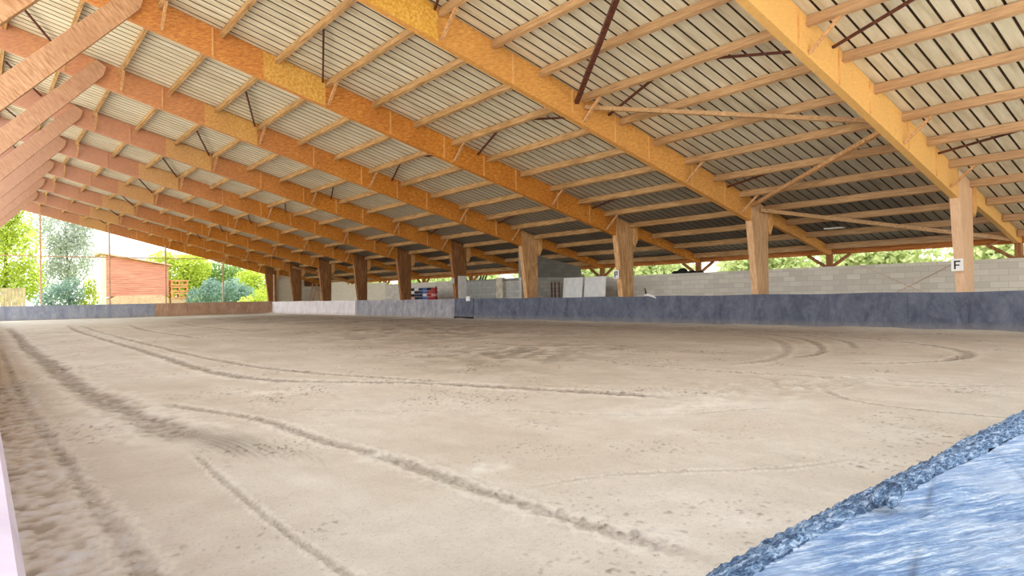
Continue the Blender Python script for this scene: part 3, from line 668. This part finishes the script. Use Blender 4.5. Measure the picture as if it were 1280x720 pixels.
def crown(name, blobs, nl, size, m, parent, seed):
    r_ = np.random.default_rng(seed); vs = []; fs = []
    tot = sum(b[3]*b[4]*b[5] for b in blobs)
    for (cx, cy, cz, rx, ry, rz) in blobs:
        k = int(nl*rx*ry*rz/tot)
        d = r_.normal(size=(k, 3)); d /= np.linalg.norm(d, axis=1)[:, None]; rad = r_.uniform(.25, 1.08, k)**.6
        p = np.array([cx, cy, cz])+d*rad[:, None]*np.array([rx, ry, rz])
        for q in p:
            a = r_.normal(size=3); a /= np.linalg.norm(a); b = np.cross(a, r_.normal(size=3)); b /= np.linalg.norm(b)
            s_ = size*r_.uniform(.5, 1.2); n = len(vs)
            vs += [tuple(q-a*s_), tuple(q+b*s_*.55), tuple(q+a*s_), tuple(q-b*s_*.55)]; fs.append((n, n+1, n+2, n+3))
    me = bpy.data.meshes.new(name); P = parent.location; me.from_pydata([tuple(Vector(v)-P) for v in vs], [], fs); me.materials.append(m)
    o = bpy.data.objects.new(name, me); C.objects.link(o); o.parent = parent; return o
def plant(name, label, cat, x, y, blobs, nl, size, m, trunk=0, group=None, seed=1, lean=0):
    e = empty(name, (x, y, -.1)); tag(e, label, cat, group)
    crown('foliage', [(x+b[0], y+b[1], b[2], b[3], b[4], b[5]) for b in blobs], nl, size, m, e, seed)
    if trunk:
        mb = MB(); top = max(b[2] for b in blobs)
        mb.tube([(x, y, -.1), (x+lean*.4, y, top*.4), (x+lean, y, top*.9)], [trunk, trunk*.7, trunk*.25], 8)
        for j in range(7):
            z = top*(.25+.09*j); an = j*2.4; l_ = 1.6
            mb.tube([(x+lean*z/top, y, z), (x+lean*z/top+cos(an)*l_, y+sin(an)*l_, z+1.5)], [trunk*.35, trunk*.1], 6)
        mb.build('trunk', M['bark'], e)
    return e
plant('tree', 'tall yellow-green tree at the far left beyond the gable', 'tree', 2.0, 84, [(0, 0, 6, 3.4, 2, 5), (-1.2, 0, 10, 3.6, 2, 3.8), (1.4, 0, 3.5, 2.2, 2, 2.2), (.4, 0, 13, 2.2, 2, 2.5)], 16000, .17, M['leafy'], .22, 'trees beyond the gable', 3, .5)
plant('tree', 'airy pale tree with sparse crown against the white sky', 'tree', 8.0, 88, [(-.6, 0, 9.6, 2.9, 2, 3.2), (.2, 0, 6.5, 2.6, 2, 3.0), (1.2, 0, 11, 1.8, 1.5, 1.8), (-1.2, 0, 4, 2, 1.5, 2.5)], 11000, .15, M['leafp'], .2, 'trees beyond the gable', 4, -.4)
plant('shrub', 'blue-green shrub between the first two gable posts', 'shrub', 6.3, 79, [(0, 0, 1.8, 1.7, 1.2, 1.6), (1.0, 0, 2.4, 1.2, 1, 1.5), (-1.3, 0, 1.3, 1.0, 1, 1.1)], 2600, .15, M['leafb'], 0, 'shrubs beyond the gable', 5)
plant('shrub', 'bright green shrub left of the red shed', 'shrub', 8.9, 80.6, [(0, 0, 1.6, 1.0, 1, 1.6), (.2, 0, 3, .7, .7, 1)], 1400, .14, M['leafy'], 0, 'shrubs beyond the gable', 6)
plant('tree', 'yellow-green tree rising behind the shed and pallets', 'tree', 18.5, 86, [(0, 0, 4.6, 2.6, 2, 2.4), (-1.6, 0, 6.0, 1.7, 1.5, 1.3), (1.9, 0, 5.2, 1.8, 2, 2.2), (0, 0, 2, 3, 2, 2)], 12000, .17, M['leafy'], .2, 'trees beyond the gable', 7)
plant('tree', 'broad light-green tree in the middle of the gable opening', 'tree', 24.0, 88, [(0, 0, 3.6, 3.0, 2, 2.9), (-2.4, 0, 3.5, 2.4, 2, 2.4), (2.0, 0, 3.4, 2.2, 2, 2.2)], 12000, .17, M['leafg'], .2, 'trees beyond the gable', 8)
plant('tree', 'yellow tree beside the pale block wall at gable right', 'tree', 27.5, 84, [(0, 0, 3.0, 2.6, 2, 2.4), (-1.6, 0, 4.0, 1.6, 1.4, 1.2)], 4500, .17, M['leafy'], .2, 'trees beyond the gable', 9)
plant('shrub', 'blue-green shrub right of the third gable post', 'shrub', 17.4, 73.2, [(0, 0, 1.4, 1.0, .8, 1.3), (1.6, 0, 2.1, 1.2, .8, 1.6)], 2400, .14, M['leafb'], 0, 'shrubs beyond the gable', 10)
plant('shrub', 'tall blue-green shrub right of the fourth gable post', 'shrub', 21.6, 75, [(0, 0, 2.1, 1.5, .9, 1.7), (-1.3, 0, 1.5, 1.0, .8, 1.2), (1.4, 0, 1.7, 1.1, .8, 1.2)], 2800, .14, M['leafb'], 0, 'shrubs beyond the gable', 11)
plant('shrub', 'yellow shrub at the foot of the pale block wall', 'shrub', 22.0, 66.5, [(0, 0, 1.1, 1.4, .8, 1.4), (-1.5, 0, .8, 1.0, .8, .9), (1.1, 0, .8, .7, .7, .9)], 2600, .12, M['leafy'], 0, 'shrubs beyond the gable', 12)
# hedge row beyond the block wall on the right
for q in range(13):
    yy = -6+q*7.5; x_ = 40+1.5*sin(q*2.1)
    plant('tree', 'pale green tree beyond the block wall, %s in the row seen from the right' % (ORD[q] if q else 'first'), 'tree', x_, yy,
          [(0, 0, 2.6, 2.4, 3.4, 2.8), (.5, .6, 3.6, 2, 2.6, 2.4)], 5200, .24, M['leafh'], .2, 'trees beyond the block wall', 30+q)

# ------------------------------------------------------------------ light, sky, camera
w = bpy.data.worlds.new('World'); bpy.context.scene.world = w; w.use_nodes = True; nt = w.node_tree; nt.nodes.clear()
o = nt.nodes.new('ShaderNodeOutputWorld'); bg = nt.nodes.new('ShaderNodeBackground'); tc = nt.nodes.new('ShaderNodeTexCoord'); sx = nt.nodes.new('ShaderNodeSeparateXYZ')
rp = nt.nodes.new('ShaderNodeValToRGB'); rp.color_ramp.elements[0].position = .0; rp.color_ramp.elements[0].color = (1, .98, .94, 1)
rp.color_ramp.elements[1].position = .6; rp.color_ramp.elements[1].color = (.62, .78, 1, 1)
nt.links.new(tc.outputs['Generated'], sx.inputs[0]); nt.links.new(sx.outputs[2], rp.inputs[0]); nt.links.new(rp.outputs[0], bg.inputs[0]); bg.inputs[1].default_value = 2.4
nt.links.new(bg.outputs[0], o.inputs[0])
def sun(name, d, e, ang, col):
    l = bpy.data.lights.new(name, 'SUN'); l.energy = e; l.angle = R(ang); l.color = col
    o = bpy.data.objects.new(name, l); C.objects.link(o); o.rotation_euler = Vector(d).to_track_quat('-Z', 'Y').to_euler()
sun('sun', (-.35, -.28, -.9), 6.5, 2, (1, .95, .84))          # daylight over the garden
sun('near_fill', (.25, .93, -.22), 1.3, 120, (1, .97, .92))  # added fill lamp for sky light through the open near end
sun('side_fill', (.93, .15, -.30), 2.1, 110, (1, .97, .93))  # second added fill, standing for light from the open left side
#sun('ground_glow', (.25, .55, .75), 1.2, 120, (1, .95, .86)) # light thrown up from the added bounce ground
cam = bpy.data.cameras.new('camera'); co = bpy.data.objects.new('camera', cam); C.objects.link(co); bpy.context.scene.camera = co
yaw, pitch, roll, f = .6788, .0115, -.0191, 828.07
fwd = Vector((sin(yaw)*cos(pitch), cos(yaw)*cos(pitch), sin(pitch))); rt = Vector((cos(yaw), -sin(yaw), 0)); up = rt.cross(fwd)
r2 = rt*cos(roll)+up*sin(roll); u2 = -rt*sin(roll)+up*cos(roll)
mt = Matrix((r2, u2, -fwd)).transposed().to_4x4(); mt.translation = Vector((0, 0, 1.2427)); co.matrix_world = mt
cam.sensor_width = 36; cam.lens = f/1280*36; cam.clip_start = .01; cam.clip_end = 500
sc = bpy.context.scene; sc.view_settings.view_transform = 'Standard'; sc.view_settings.exposure = 0.08
sc.cycles.use_denoising = True; sc.cycles.max_bounces = 6; sc.cycles.diffuse_bounces = 4
